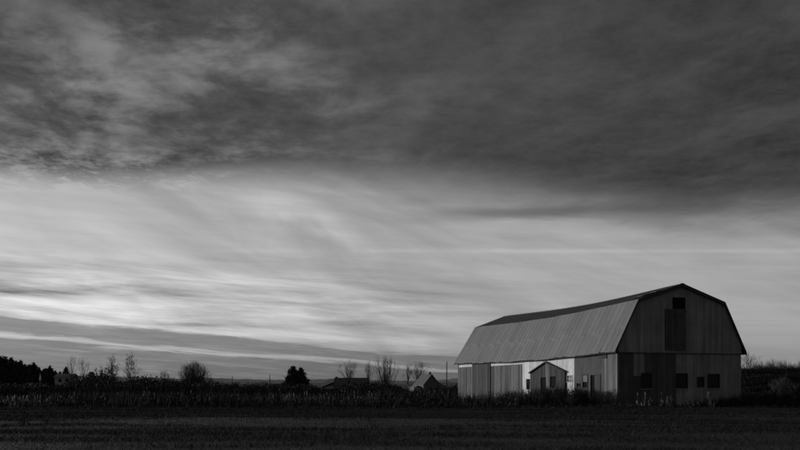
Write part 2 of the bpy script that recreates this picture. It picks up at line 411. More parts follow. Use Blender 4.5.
# --- side wall boards
z_pale, z_panel, z_white = side_s(602), side_s(574.2), side_s(522.5)
z_mid, z_slide = side_s(490.5), side_s(473)
FAS = 0.42
s = 0.0; br = random.Random(11)
while s < L - 0.05:
    w = br.choice([0.22, 0.25, 0.28, 0.31]) if not z_pale < s + .02 < z_panel - .05 else 1.22; w = min(w, L - s)
    for z in [z_pale, z_panel, z_white, z_mid, z_slide] + [e_ for o_ in S_OPEN.values() for e_ in o_[:2]]:
        if s < z - 0.02 < s + w: w = z - s
    mid_s = s + w / 2
    holes = [(o[2], o[3]) for o in S_OPEN.values() if o[0] < mid_s < o[1]]
    bands = []
    if mid_s < z_pale: bands = [(BASE, TOPZ, 'wood_pale' if br.random() > .25 else 'wood')]
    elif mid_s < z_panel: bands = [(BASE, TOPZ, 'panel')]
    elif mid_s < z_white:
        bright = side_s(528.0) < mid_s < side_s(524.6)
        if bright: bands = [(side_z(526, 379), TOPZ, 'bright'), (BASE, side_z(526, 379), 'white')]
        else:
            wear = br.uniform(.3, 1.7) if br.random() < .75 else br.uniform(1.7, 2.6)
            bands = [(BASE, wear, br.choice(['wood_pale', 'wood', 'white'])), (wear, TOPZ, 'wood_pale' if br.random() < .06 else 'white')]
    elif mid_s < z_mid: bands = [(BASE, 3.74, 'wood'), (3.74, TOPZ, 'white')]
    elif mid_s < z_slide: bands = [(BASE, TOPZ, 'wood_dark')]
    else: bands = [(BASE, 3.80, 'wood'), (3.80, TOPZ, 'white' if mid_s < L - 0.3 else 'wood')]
    d = br.uniform(0.0, 0.016)
    lean = br.uniform(-0.008, 0.008) if br.random() > .08 else br.uniform(-.03, .03)
    for z0, z1, m in bands:
        if z0 == BASE: z0 = BASE + br.uniform(0.0, 0.2)
        for a, b in cut(z0, z1, holes):
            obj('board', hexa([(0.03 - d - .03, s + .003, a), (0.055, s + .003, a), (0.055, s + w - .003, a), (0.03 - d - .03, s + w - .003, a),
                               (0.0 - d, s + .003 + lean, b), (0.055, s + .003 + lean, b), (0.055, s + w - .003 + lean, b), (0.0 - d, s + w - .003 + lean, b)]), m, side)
    s += w
# dark patch under the eave near the corner, dark post beside the sliding door
p = srect(602.2, 607, 353.5, 358.5); obj('patch', box(-0.06, -0.02, p[0], p[1], p[2], p[3]), 'wood_dark', side)
p = srect(489, 490.8, 364, 408); obj('door_post', box(-0.09, -0.025, p[0], p[1], BASE, 4.1), 'trim', side)
p = srect(473, 489, 365.5, 408)
slide = obj('sliding_door', box(-0.08, -0.03, p[0], p[1], 0.05, 4.02), 'inside', barn)
yy = p[0]; 
while yy < p[1] - 0.03:
    w = min(br.choice([0.24, 0.28, 0.3]), p[1] - yy); d = br.uniform(0, .012)
    obj('board', box(-0.115 - d, -0.085, yy + .006, yy + w - .006, 0.03 + br.uniform(0, .08), 4.0), 'wood_dark', slide); yy += w
obj('track', box(-0.16, -0.04, p[0] - 0.3, p[1] + 0.2, 4.03, 4.12), 'trim', slide)
# windows and doors
def window(name, r, face, parent, frame='wood_dark', bars=True, pane='glass', fw=0.07):
    """r = (a0, a1, z0, z1) on the side wall (face 's') or on the gable ('g')"""
    def bx(a0, a1, d0, d1, z0, z1):
        return box(d0, d1, a0, a1, z0, z1) if face == 's' else box(a0, a1, d0, d1, z0, z1)
    a0, a1, z0, z1 = r
    fr = [bx(a0 - fw, a0, -0.045, 0.058, z0 - fw, z1 + fw), bx(a1, a1 + fw, -0.045, 0.058, z0 - fw, z1 + fw),
          bx(a0 + .002, a1 - .002, -0.045, 0.058, z1, z1 + fw), bx(a0 + .002, a1 - .002, -0.06, 0.058, z0 - fw, z0)]
    w = obj(name, join(fr), frame, parent)
    obj('pane', bx(a0 + .004, a1 - .004, 0.035, 0.052, z0 + .004, z1 - .004), pane, w)
    if bars:
        m = 0.5 * (a0 + a1); n = 0.5 * (z0 + z1)
        obj('glazing_bar', bx(m - .025, m + .025, 0.012, 0.033, z0, z1), frame, w)
        obj('glazing_bar', bx(a0, a1, 0.005, 0.030, n - .025, n + .025), frame, w)
    return w
window('window', S_OPEN['hatch'], 's', barn, 'white', False, 'inside', 0.05)
window('window', S_OPEN['pane_r'], 's', barn, 'white', True, 'glass', 0.06)
wn = window('window', S_OPEN['win'], 's', barn, 'wood_dark', False, 'inside', 0.08)
q = S_OPEN['win']; obj('shutter', box(-0.015, 0.03, q[0] + .02, q[1] - .02, q[2] + 0.45 * (q[3] - q[2]), q[3] - .03), 'wood_pale', wn)
window('vent_hole', S_OPEN['hole'], 's', barn, 'panel', False, 'inside', 0.03)
q = S_OPEN['door']; dm = side_s(594.6)
do = obj('doorway', join([box(-0.05, .058, q[0] - .09, q[0], BASE, q[3] + .09), box(-0.05, .058, q[1], q[1] + .09, BASE, q[3] + .09), box(-0.05, .058, q[0], q[1], q[3], q[3] + .09)]), 'wood_dark', barn)
obj('opening_dark', box(0.03, 0.056, dm, q[1], BASE, q[3]), 'inside', do)  # flat sheet, the darkness of the interior is in its colour
obj('door_leaf', box(-0.02, 0.035, q[0] + .01, dm - .02, BASE + .05, q[3] - .02), 'wood_dark', do)
obj('handle', box(-0.06, -0.02, dm - .16, dm - .12, 1.0, 1.14), 'trim', do)
for k in ('w1', 'w2', 'w3', 'w4'): window('window', G_OPEN[k], 'g', barn, 'frame_dark', k != 'w3', 'glass', 0.06)
# --- bare boards in the white: a removed lean-to's outline, built out as a porch
po = obj('porch', box(-0.10, -0.045, outline_r[0] + .03, outline_r[1] - .03, BASE, P_EAVE), 'inside', barn)
def outline_top(y):
    return float(np.interp(y, [outline_r[0], PEAK_S, outline_r[1]], [P_EAVE, PEAK_Z, P_EAVE]))
pdoor = srect(542.5, 547, 378, 408); pwin = srect(552, 556.6, 377, 387.5)
yy = outline_r[0]
while yy < outline_r[1] - 0.04:
    w = min(br.choice([0.24, 0.28, 0.32]), outline_r[1] - yy)
    for e_ in (*pdoor[:2], *pwin[:2]):
        if yy < e_ - .02 < yy + w: w = e_ - yy
    m_ = yy + w / 2; d = br.uniform(0, .015)
    holes = [(o[2], o[3]) for o in (pdoor, pwin) if o[0] < m_ < o[1]]
    for a, b in cut(BASE, outline_top(m_), holes):
        ta, tb = (outline_top(yy + .006), outline_top(yy + w - .006)) if abs(b - outline_top(m_)) < 1e-6 else (b, b)
        obj('board', hexa([(-.14 - d, yy + .006, a), (-.105, yy + .006, a), (-.105, yy + w - .006, a), (-.14 - d, yy + w - .006, a),
                           (-.14 - d, yy + .006, ta), (-.105, yy + .006, ta), (-.105, yy + w - .006, tb), (-.14 - d, yy + w - .006, tb)]),
            'wood_pale' if abs(m_ - side_s(549)) < .35 else 'wood_outline', po)
    yy += w
for a, b in ((outline_r[0] - .08, PEAK_S), (PEAK_S, outline_r[1] + .08)):
    za, zb = (P_EAVE, PEAK_Z) if a < PEAK_S - 1e-6 else (PEAK_Z, P_EAVE)
    obj('rake_board', hexa([(-.32, a, za - .05), (-.03, a, za - .05), (-.03, b, zb - .05), (-.32, b, zb - .05), (-.32, a, za + .05), (-.03, a, za + .05), (-.03, b, zb + .05), (-.32, b, zb + .05)]), 'trim', po)
for nm, o in (('door', pdoor), ('window', pwin)):
    f = .06
    obj(nm, join([box(-.17, -.102, o[0] - f, o[0], o[2], o[3] + f), box(-.17, -.102, o[1], o[1] + f, o[2], o[3] + f), box(-.17, -.102, o[0], o[1], o[3], o[3] + f),
                  box(-.115, -.102, o[0], o[1], o[2], o[3])]), 'inside', po)
# --- gable boards, the loft siding set a little proud over the lower storey
SPL = 4.22
def gmat(x, z, up):
    if up: return 'gable'
    px = 400 + F_PX * (Nc[0] + x * GD[0]) / (Nc[1] + x * GD[1])
    if px < 632: return 'gable_dark'
    if px < 645: return 'gable' if z > 2.4 else 'gable_dark'
    if px < 676: return 'gable_dark'
    return 'gable'
loft_d = grect(664.5, 685, 309.5, 351)
for up in (0, 1):
    x = 0.0
    while x < W - 0.02:
        w = min(br.choice([0.24, 0.28, 0.31]), W - x); 
        if W - x - w < 0.1: w = W - x
        for k_, o_ in G_OPEN.items():
            for e_ in o_[:2]:
                if (k_ == 'loft') == bool(up) and x < e_ - .02 < x + w: w = e_ - x
        m_ = x + w / 2
        d = br.uniform(0, .012) + (0.05 if up else 0.0)
        if up: spans = cut(SPL - br.uniform(0, .04), roof_under(m_) - .16, [(G_OPEN['loft'][2], G_OPEN['loft'][3])] if G_OPEN['loft'][0] < m_ < G_OPEN['loft'][1] else [])
        else:
            hs = [(G_OPEN[k][2], G_OPEN[k][3]) for k in ('w1', 'w2', 'w3', 'w4') if G_OPEN[k][0] < m_ < G_OPEN[k][1]]
            spans = []
            zt = min(SPL + .08, roof_under(m_) - .16); pxm = 400 + F_PX * (Nc[0] + m_ * GD[0]) / (Nc[1] + m_ * GD[1])
            for a, b in (((BASE + br.uniform(0, .15), 2.4), (2.4, zt)) if 632 < pxm < 645 else ((BASE + br.uniform(0, .15), zt),)):
                spans += cut(a, b, hs)
        for a, b in spans:
            ta = tb = b
            if up and b > roof_under(m_) - .2: ta, tb = roof_under(x) - .16, roof_under(x + w) - .16
            obj('board', hexa([(x + .003, -d, a), (x + w - .003, -d, a), (x + w - .003, .055, a), (x + .003, .055, a),
                               (x + .003, -d, ta), (x + w - .003, -d, tb), (x + w - .003, .055, tb), (x + .003, .055, ta)]), gmat(m_, .5 * (a + b), up), gab)
        x += w
for k in ('w1', 'w2', 'w4'):
    q = G_OPEN[k]; obj('window_sill', box(q[0] - .12, q[1] + .12, -.11, -.015, q[2] - .13, q[2] - .062), 'gable', barn)
window('loft_opening', G_OPEN['loft'], 'g', barn, 'gable_dark', False, 'inside', 0.05)
hd = obj('hay_door', box(loft_d[0], loft_d[1], -.095, -.065, loft_d[2] + .05, loft_d[3]), 'inside', barn)
x = loft_d[0]
while x < loft_d[1] - .03:
    w = min(.27, loft_d[1] - x); obj('board', box(x + .003, x + w - .003, -.125 - br.uniform(0, .012), -.098, loft_d[2] + .04, loft_d[3] + .02), 'gable_dark', hd); x += w
for z in (loft_d[2] + .5, loft_d[3] - .6): obj('batten', box(loft_d[0] + .05, loft_d[1] - .05, -.165, -.14, z, z + .14), 'gable_dark', hd)
obj('drip_board', box(-0.1, W + .1, -.10, -.068, SPL - .07, SPL + .01), 'gable_dark', gab)
obj('corner_board', box(-.055, .1, -.02, -.065 + .05, BASE, SPL - .12), 'wood_pale', side)

# ------------------------------------------------------------------ trees
def bare_tree(seed, h=12.0, wide=4.0, trunk=0.2, limbs=24, twigs=12, rad=0.12, minr=0.018, flare=1.0, stems=1, tl=0.14, leaves=0, lsz=0.13, low=0.45, droop=0.0):
    """limbs sweep up and out from the trunk to an uneven outline and carry side twigs"""
    r = np.random.default_rng(seed); tr, cr, tips = [], [], []
    sb = [(r.normal(0, .03 * h) if stems > 1 else 0., r.normal(0, .03 * h) if stems > 1 else 0.) for _ in range(stems)]
    tz = h * max(trunk, .06)
    for x, y in sb:
        p = np.array([x, y, -.2]); rr = rad
        for i in range(3):
            q = np.array([x + r.normal(0, .012 * h), y + r.normal(0, .012 * h), tz * (i + 1) / 3]); tr.append((*p, *q, rr, rr * .88)); p, rr = q, rr * .88
        if stems == 1:
            for i in range(5):
                q = p + np.array([r.normal(0, .02 * h), r.normal(0, .02 * h), (h * .95 - tz) / 5]); tr.append((*p, *q, rr, max(rr * .68, minr))); p, rr = q, max(rr * .68, minr)
    for k in range(limbs):
        x, y = sb[k % stems]; a = k * 2.399 + r.uniform(-.4, .4)
        u = r.uniform(0, 1) ** .7                                     # how far out
        t0 = tz * r.uniform(.75, 1.0) if stems > 1 else tz + (h * .6 - tz) * max(0, r.uniform(-.3, 1)) * (1 - .5 * u)
        rr_ = wide / 2 * u * r.uniform(.85, 1.1); zt = h * (low + (1 - low) * math.sqrt(max(0, 1 - (u * .95) ** (2.2 * flare)))) * r.uniform(.9, 1.02)
        zt = max(zt, t0 + .12 * h); p0 = np.array([x, y, t0]); p3 = np.array([x + math.cos(a) * rr_, y + math.sin(a) * rr_, zt])
        c1 = p0 + np.array([(p3[0] - p0[0]) * .45, (p3[1] - p0[1]) * .45, (zt - t0) * .28]); c2 = p3 - np.array([(p3[0] - p0[0]) * .12, (p3[1] - p0[1]) * .12, (zt - t0) * .4])
        n = 7; ts = np.linspace(0, 1, n + 1)[:, None]
        C = (1 - ts) ** 3 * p0 + 3 * (1 - ts) ** 2 * ts * c1 + 3 * (1 - ts) * ts ** 2 * c2 + ts ** 3 * p3; C[1:-1] += r.normal(0, .008 * h, (n - 1, 3))
        r0 = rad * r.uniform(.35, .6); rs = np.maximum(r0 * (1 - np.linspace(0, 1, n + 1)) ** .8, minr)
        for i in range(n): cr.append((*C[i], *C[i + 1], rs[i], rs[i + 1]))
        for j in range(twigs):
            i = min(n - 1, int(n * r.uniform(.22, 1.0))); b0 = C[i] + (C[i + 1] - C[i]) * r.uniform(0, 1)
            d = (C[i + 1] - C[i]); d /= np.linalg.norm(d); o = r.normal(0, 1, 3); o -= d * o.dot(d); o /= np.linalg.norm(o)
            d1 = d * .8 + o * r.uniform(.4, .9) + np.array([0, 0, .25 - droop]); d1 /= np.linalg.norm(d1); ln = h * tl * r.uniform(.5, 1.2)
            m_ = b0 + d1 * ln * .5; e_ = m_ + (d1 + (0, 0, .25)) * ln * .5 + r.normal(0, .05 * ln, 3)
            cr.append((*b0, *m_, minr, minr * .9)); cr.append((*m_, *e_, minr * .9, minr * .5)); tips.append(e_)
            for _ in range(2):
                d2 = d1 + r.normal(0, .45, 3); d2 /= np.linalg.norm(d2); f = m_ + d2 * ln * r.uniform(.3, .6); cr.append((*m_, *f, minr * .8, minr * .4)); tips.append(f)
    A = np.array(tr + cr); sc = h / A[:, 5].max(); nt_ = len(tr); A[:, :6] *= sc
    trunk_, crown = tubes(A[:nt_], 6), tubes(A[nt_:], 3)
    if leaves:
        c = np.array(tips)[r.integers(0, len(tips), leaves)] * sc
        a = r.normal(0, lsz, (leaves, 3)); b_ = r.normal(0, lsz, (leaves, 3))
        V = np.stack([c - a, c - b_, c + a, c + b_], 1).reshape(-1, 3)
        crown = join([crown, (V, np.arange(leaves * 4).reshape(-1, 4))])
    return mesh_np('trunk', *trunk_), mesh_np('crown', *crown)
def conifer(seed, h=10.0, rw=2.4, whorls=30, per=26, ragged=0.25, taper=0.75):
    """whorls of drooping boughs, each bough a run of small needle sprays"""
    r = np.random.default_rng(seed); V = []
    for i in range(whorls):
        t = (i + r.uniform(-.4, .4)) / whorls; t = min(max(t, 0), .99); z = h * (0.04 + 0.93 * t); R_ = rw * (1 - t) ** taper * (1 + r.normal(0, ragged * .5)) + .15
        for k in range(max(7, int(per * (1 - .6 * t)))):
            a = r.uniform(0, 6.283); l = R_ * r.uniform(1 - ragged, 1 + ragged * .5); zb = z + r.normal(0, h * .015); dr = l * r.uniform(.1, .4)
            c, s_ = math.cos(a), math.sin(a)
            for f in range(4):
                u = (f + r.uniform(.2, 1.0)) / 4; cx, cz = l * u, zb - dr * u ** 1.4; sz = (.10 + .14 * l * (1.05 - .5 * u)) * h / 10 ** .9 / (h / 10)
                for g in range(2):
                    o = r.normal(0, sz, 3); q1 = r.normal(0, sz, 3) + (c * sz, s_ * sz, -.5 * sz); q2 = r.normal(0, sz, 3)
                    B = np.array([c * cx, s_ * cx, cz]) + .4 * o
                    V.append([B, B + q1, B + q2])
    V.append([(-.1, 0, h * .92), (.1, 0, h * .92), (0, 0, h * 1.0)]); V.append([(0, -.1, h * .92), (0, .1, h * .92), (0, 0, h * 1.0)])
    V = np.array(V).reshape(-1, 3)
    tr = tubes([(0, 0, -.3, 0, 0, h * .5, .16, .09), (0, 0, h * .5, 0, 0, h * .96, .09, .02)], 6)
    return mesh_np('trunk', *tr), mesh_np('crown', V, np.arange(len(V)).reshape(-1, 3))
ORD = ['first', 'second', 'third', 'fourth', 'fifth', 'sixth', 'seventh', 'eighth', 'ninth', 'tenth', 'eleventh', 'twelfth', 'thirteenth', 'fourteenth']
def plant(name, meshes, px, Zd, ptop, h0, label, cat, group=None, mats=('twig', 'twig'), wide=1.0, rz=None):
    """stand a tree of model height h0 on the ground Zd metres off so that it tops out at photo row ptop"""
    x = at(px, Zd); h = top(ptop, Zd) + 0.05; s = h / h0
    e = empty(name, (x, Zd, -0.05), (px * 1.7) % 6.28 if rz is None else rz, (s * wide, s * wide, s))
    for nm, me, m in zip(('trunk', 'crown'), meshes, mats): obj(nm, me, m, e)
    return tag(e, label, cat, group)
spr = [conifer(20 + i, 12.0, [3.4, 3.0, 4.0][i], 30, 28, 0.32, [.6, .7, .5][i]) for i in range(3)]
WOODS = [(-38, 350, 330), (-30, 352, 350), (-22, 352, 335), (-14, 353, 345), (-7, 354, 330), (0, 355, 335), (5, 355.5, 350), (11, 356, 340), (16, 360, 350),
         (20.5, 359.5, 335), (25, 363, 345), (29.5, 363.5, 350), (38.5, 366.5, 352), (43.5, 368, 345), (46, 367.5, 355), (55.5, 370, 350), (60, 370.5, 355), (3, 366, 320), (14, 368, 322), (24, 370, 322), (32, 372, 335)]
for i, (px, py, zd) in enumerate(WOODS):
    plant('spruce_tree', spr[i % 3], px, zd, py, 12.0, 'dark spruce in the crowded wood at the left edge', 'tree', 'spruces of the wood at the left edge', ('twig', 'needle'), 1.0)
big = conifer(31, 10.0, 3.6, 28, 28, 0.25)
plant('spruce_tree', big, 34, 332, 361.5, 10, 'broad dark spruce topping the wood just left of the small white spire', 'tree', 'spruces of the wood at the left edge', ('twig', 'needle'))
plant('spruce_tree', big, 50, 340, 364.8, 10, 'broad pointed spruce at the right end of the wood, left of the pale house', 'tree', 'spruces of the wood at the left edge', ('twig', 'needle'), 1.0, 2.0)
plant('spruce_tree', big, 66, 330, 366.2, 10, 'dark pointed spruce right behind the pale house with two windows', 'tree', None, ('twig', 'needle'), 1.0, 4.0)
rnd = conifer(33, 6.0, 2.3, 20, 30, 0.22)
plant('spruce_tree', rnd, 91.5, 270, 371.5, 6, 'round-headed dark conifer standing between the leafless saplings at left', 'tree', None, ('twig', 'needle'), 1.25)
plant('spruce_tree', rnd, 100.5, 275, 375, 6, 'squat dark conifer touching the round-headed one at left', 'tree', None, ('twig', 'needle'), 1.3)
pair = conifer(35, 9.5, 2.7, 28, 32, 0.34, 0.66)
plant('spruce_tree', pair, 293, 285, 365, 9.5, 'tall dark spruce, left and larger of the lone pair in mid field', 'tree', 'pair of spruces in mid field', ('twig', 'needle'), 1.25)
plant('spruce_tree', pair, 301, 288, 366.5, 9.5, 'dark spruce, right and slimmer of the lone pair in mid field', 'tree', 'pair of spruces in mid field', ('twig', 'needle'), 1.15, 1.0)

sap = [bare_tree(41 + i, 12, 4.2, .3, 14, 5, .09, .018, tl=.12, low=.55) for i in range(2)]
leafy = [bare_tree(51 + i, 12, 5.4, .25, 22, 7, .13, .02, leaves=520, lsz=.07, tl=.11, low=.42) for i in range(2)]
plant('sapling', sap[0], 71.5, 300, 354, 12, 'faint slender leafless tree just right of the pale house', 'tree', None)
plant('sapling', sap[1], 83.5, 300, 355.5, 12, 'faint slender leafless tree above the round-headed conifer', 'tree', None)
plant('tall_tree', leafy[0], 112, 275, 352.5, 12, 'tall thin tree with a few last leaves, left of the similar one', 'tree', 'thin trees with a few last leaves', ('twig', 'leaf'))
plant('tall_tree', leafy[1], 130, 275, 352, 12, 'tall thin tree with a few last leaves, left of the low rounded bush', 'tree', 'thin trees with a few last leaves', ('twig', 'leaf'))
dense = [bare_tree(61 + i, 8, 6.0, .08, 34, 12, .10, .02, stems=4, leaves=500, lsz=.07, low=.3) for i in range(2)]
dome = bare_tree(65, 4, 8.0, .05, 60, 12, .07, .02, stems=7, leaves=3200, lsz=.06, low=.2)
plant('bush', dome, 103, 260, 366.5, 4, 'ragged leafless thicket left of the two thin leafy trees', 'bush', None, ('twig', 'leaf'), 0.7)
plant('bush', dome, 80.5, 255, 374, 4, 'low rounded dark bush right of the pale house', 'bush', None, ('twig', 'leaf'), 0.75, 1.0)
plant('bush', dome, 145.5, 255, 374.5, 4, 'low rounded bush right of the thin leafy trees', 'bush', None, ('twig', 'leaf'), 1.4, 2.0)
plant('small_tree', dense[1], 163.5, 250, 369, 8, 'small upright bushy tree left of the big round leafless tree', 'tree', None, ('twig', 'leaf'), 0.75)
plant('small_tree', dense[0], 173, 250, 375.5, 8, 'knee-high leafless shrub between small tree and big round tree', 'bush', None, ('twig', 'twig'), 1.0)
rt = bare_tree(73, 8, 9.4, .05, 190, 15, .11, .013, stems=6, low=.10, tl=.15, flare=.9)
plant('round_tree', rt, 193.5, 245, 359, 8, 'big round leafless tree with dense twigs in the left distance', 'tree', None, ('twig', 'twig'), 1.05)
plant('small_tree', dense[1], 263, 255, 380, 8, 'small dark shrub beside a thin pole in the left distance', 'bush', None, ('twig', 'leaf'), 1.3)
fan1 = bare_tree(81, 12, 9.0, .28, 26, 10, .16, .018, low=.5, flare=1.6)
fan2 = bare_tree(83, 12, 9.0, .10, 40, 11, .16, .018, stems=6, low=.62, flare=1.8)
loose = [bare_tree(87 + i, 8, 8.5, .06, 95, 14, .10, .013, stems=6, low=.25, tl=.15) for i in range(2)]
slim = bare_tree(85, 12, 5.0, .35, 16, 8, .14, .018, low=.5)
plant('leafless_tree', fan1, 349, 280, 358, 12, 'leafless spreading tree over the dark low house', 'tree', 'leafless trees left of the barn')
plant('leafless_tree', slim, 368.5, 275, 358.5, 12, 'slim leafless tree at the right end of the dark low house', 'tree', 'leafless trees left of the barn')
plant('leafless_tree', fan2, 385.5, 268, 354.5, 12, 'largest leafless tree, many stems fanning out left of the barn', 'tree', 'leafless trees left of the barn', wide=1.1)
plant('leafless_tree', slim, 408, 290, 362, 12, 'faint thin leafless tree left of the house with pale roof', 'tree', 'leafless trees left of the barn', rz=2.2)
plant('leafless_tree', fan1, 418.5, 345, 358, 12, 'leafless tree standing up behind the pale-roofed house', 'tree', 'leafless trees left of the barn', rz=2.0)
plant('leafless_tree', fan2, 748, 205, 350.5, 12, 'bushy leafless tree close behind the right corner of the barn', 'tree', 'leafless trees behind the right bank', ('twig', 'twig_pale'), wide=0.9, rz=.4)
for i, (px, py) in enumerate(((757, 361), (763, 359), (769, 358), (774, 357), (780, 357.5), (786, 359), (792, 361), (798, 360), (804, 358), (812, 359), (822, 360))):
    plant('leafless_tree', loose[i % 2], px, 205 + (i * 7) % 24, py, 8, ORD[i + 1] + ' leafless tree from the barn in the row behind the dark bank', 'tree', 'leafless trees behind the right bank', wide=0.85)

# ------------------------------------------------------------------ brush, weeds, grass
def leaf_cloud(r, n, cx, cy, cz, size):
    c = np.stack([cx, cy, cz], 1); a = r.normal(0, size, (n, 3)); b = r.normal(0, size, (n, 3))
    return np.stack([c + a, c + b, c - a * .6 - b * .6], 1).reshape(-1, 3), np.arange(n * 3).reshape(-1, 3)
def stalks(r, x, y, h, wdt, lean=0.12, z=None):
    n = len(x); z = gz(x, y) if z is None else z
    a = r.uniform(0, 6.283, n); dx, dy = np.cos(a) * wdt, np.sin(a) * wdt
    tx, ty = x + r.normal(0, lean, n) * h, y + r.normal(0, lean, n) * h
    V = np.stack([np.stack([x - dx, y - dy, z], 1), np.stack([x + dx, y + dy, z], 1), np.stack([tx, ty, z + h], 1)], 1)
    return V.reshape(-1, 3), np.arange(n * 3).reshape(-1, 3)
inbarn = lambda x, y, m=0.3: ((lambda a, b: (a > -m) & (a < W + m) & (b > -m) & (b < L + m))((x - Nc[0]) * GD[0] + (y - Nc[1]) * GD[1], (x - Nc[0]) * LD[0] + (y - Nc[1]) * LD[1]))
r = np.random.default_rng(101)
# mown grass: many short blades, cut in uneven swaths
n = 900000
gy = np.sqrt(r.uniform(15 ** 2, 76 ** 2, n)); gx = r.uniform(-0.56, 0.56, n) * (gy + 6)
rowc = gy + 0.07 * gx + 1.6 * np.sin(gx * 0.07) + 0.7 * np.sin(gx * .19 + gy * .1)
def patchy(x, y):
    """uneven growth: swaths drawn out along the mowing, broken by clumps"""
    f = np.zeros_like(x); q = np.random.default_rng(5)
    for i in range(26):
        ky = q.uniform(.15, 2.6); kx = ky * q.normal(.05, .28) + q.normal(0, .22); f += np.sin(kx * x + ky * y + q.uniform(0, 6.28)) / (ky + .5) ** .5
    return 1 / (1 + np.exp(-f * 0.75))
sw_ = patchy(gx, gy)
keep = ~inbarn(gx, gy) & (r.uniform(0, 1, n) < 0.45 + 0.65 * sw_)
gx, gy, sw_ = gx[keep], gy[keep], sw_[keep]
tag(obj('grass', stalks(r, gx, gy, (0.03 + 0.08 * sw_ ** 1.5) * r.uniform(.5, 1.7, len(gx)), 0.003 + 0.00013 * gy, 0.9), 'grass'),
    'short mown grass of the field in uneven swaths', 'grass', kind='stuff')
n = 50000
gy = np.sqrt(r.uniform(15 ** 2, 70 ** 2, n)); gx = r.uniform(-0.56, 0.56, n) * (gy + 6)
rowc = gy + 0.045 * gx + 1.2 * np.sin(gx * 0.06)
trk = np.minimum(np.abs(gy - 0.22 * gx - 25.5), np.abs(gy - 0.22 * gx - 27.3)); k = (r.uniform(0, 1, n) < np.clip(patchy(gy * .3 + gx, gy + 40) * 1.3 - .55, 0.03, 1) + (trk < .35)) & ~inbarn(gx, gy)
gx, gy = gx[k], gy[k]
tag(obj('dry_straw', stalks(r, gx, gy, r.uniform(.04, .13, len(gx)), 0.006 + 0.0002 * gy, 1.3), 'straw'),
    'pale dry stubble scattered in streaks over the mown field', 'stubble', kind='stuff')
tx_ = r.uniform(-.5, .5, 260); ty_ = np.sqrt(r.uniform(24 ** 2, 72 ** 2, 260)); tx_ = tx_ * (ty_ + 4); i_ = np.repeat(np.arange(260), 26)
x, y = tx_[i_] + r.normal(0, .16, len(i_)), ty_[i_] + r.normal(0, .16, len(i_)); k = ~inbarn(x, y)
tag(obj('tussocks', stalks(r, x[k], y[k], (r.uniform(.08, .34, 260)[i_] * r.uniform(.5, 1.2, len(i_)))[k], .006 + .00012 * y[k], .45), 'grass'), 'ragged grass tussocks left standing across the mown field', 'grass', kind='stuff')
# the strip of tall weeds before and beside the barn
def strip(n, x0, x1, y0, y1, seed):
    q = np.random.default_rng(seed); x = q.uniform(x0, x1, n); y = q.uniform(y0, y1, n)
    c = 0.5 + 0.5 * np.sin(x * 0.31 + 1.3 * np.sin(y * .2)) * np.sin(x * 0.083 + y * 0.11 + 1.0)
    c = np.clip(c * .55 + .6 * patchy(x * 2.2 + 31, y * .5 + x * .7) - .08, 0, 1.25)
    fr = y0 + 3.5 + 3.5 * np.sin(x * .13 + 1) * np.sin(x * .049) + 1.5 * np.sin(x * .6) + q.normal(0, 1.2, n)
    k = ~inbarn(x, y) & (q.uniform(0, 1, n) < 0.12 + 0.9 * c) & ((y > fr) | (x > 14) | (q.uniform(0, 1, n) < .06))
    return q, x[k], y[k], c[k]
parts = []
for n, x0, x1, y0, y1, h in ((64000, -60, 16, 60, 118, 0.85), (26000, 12, 48, 62.5, 73.5, 0.95), (7000, 26, 62, 66, 95, 0.8), (15000, -3, 17, 66, 100, 1.25), (30000, -95, 14, 112, 192, 0.75)):
    q, x, y, c = strip(n, x0, x1, y0, y1, int(n))
    near = np.clip((y - y0) / 9, 0.3, 1)
    hp = .45 + 1.0 * patchy(x * .9 + 7, y * .35); parts.append(stalks(q, x, y, h * hp * (0.45 + 0.8 * c) * near * q.uniform(.5, 1.4, len(x)), 0.016 + 0.00014 * y, 0.32))
    m_ = len(x) // 2; hh = h * hp[:m_] * (0.4 + 0.6 * c[:m_]) * near[:m_]
    parts.append(leaf_cloud(q, m_, x[:m_], y[:m_], gz(x[:m_], y[:m_]) + hh * q.uniform(.2, 1.0, m_), 0.06))
tag(obj('weeds', join(parts), 'weed'), 'dark tangle of tall dead weeds before and left of the barn', 'weeds', kind='stuff')
# pale dead stalks with plumes
ps, pl = [], []
for n, a, b, z0, z1, h in ((90, 265, 405, 80, 104, 1.15), (36, 5, 60, 66, 78, 0.7), (20, 60, 265, 68, 98, .9), (14, 140, 200, 88, 96, 1.3), (38, 634, 722, 64.5, 68.2, .95), (40, 405, 456, 82, 100, 1.1), (24, 456, 520, 68, 84, .8), (20, 722, 800, 68, 84, .9)):
    q = np.random.default_rng(n + a)
    for i in range(n):
        px, zd = q.uniform(a, b), q.uniform(z0, z1)
        if a != 265 and b - a < 95: px = a + (b - a) * q.choice([.12, .2, .33, .47, .55, .68, .9]) + q.normal(0, 4)
        if a == 265: px = q.choice([285, 293, 299, 318, 345, 358, 372, 392, 330, 275]) + q.normal(0, 5)
        x = at(px, zd); z = float(gz(x, zd)); hh = h * q.choice([.4, .6, .85, 1.2]) * q.uniform(.7, 1.1); tx, ty = x + q.normal(0, .16), zd + q.normal(0, .16)
        if inbarn(np.array([x]), np.array([zd]))[0]: continue
        ps.append((x, zd, z, tx, ty, z + hh, .014, .008))
        c = np.array([tx, ty, z + hh]); hl = q.uniform(.16, .34); w_ = q.uniform(.035, .075)
        pl.append((*(c - (0, 0, hl)), *(c - (0, 0, hl * .4)), .012, w_)); pl.append((*(c - (0, 0, hl * .4)), *(c + (q.normal(0, .03), 0, .06)), w_, .006))
tag(obj('pale_stalks', join([tubes(ps, 3), tubes(pl, 4)]) if False else tubes(ps + pl, 4), 'plume'), 'pale dead weed stalks with plumes standing in the weed strip', 'weeds', kind='stuff')
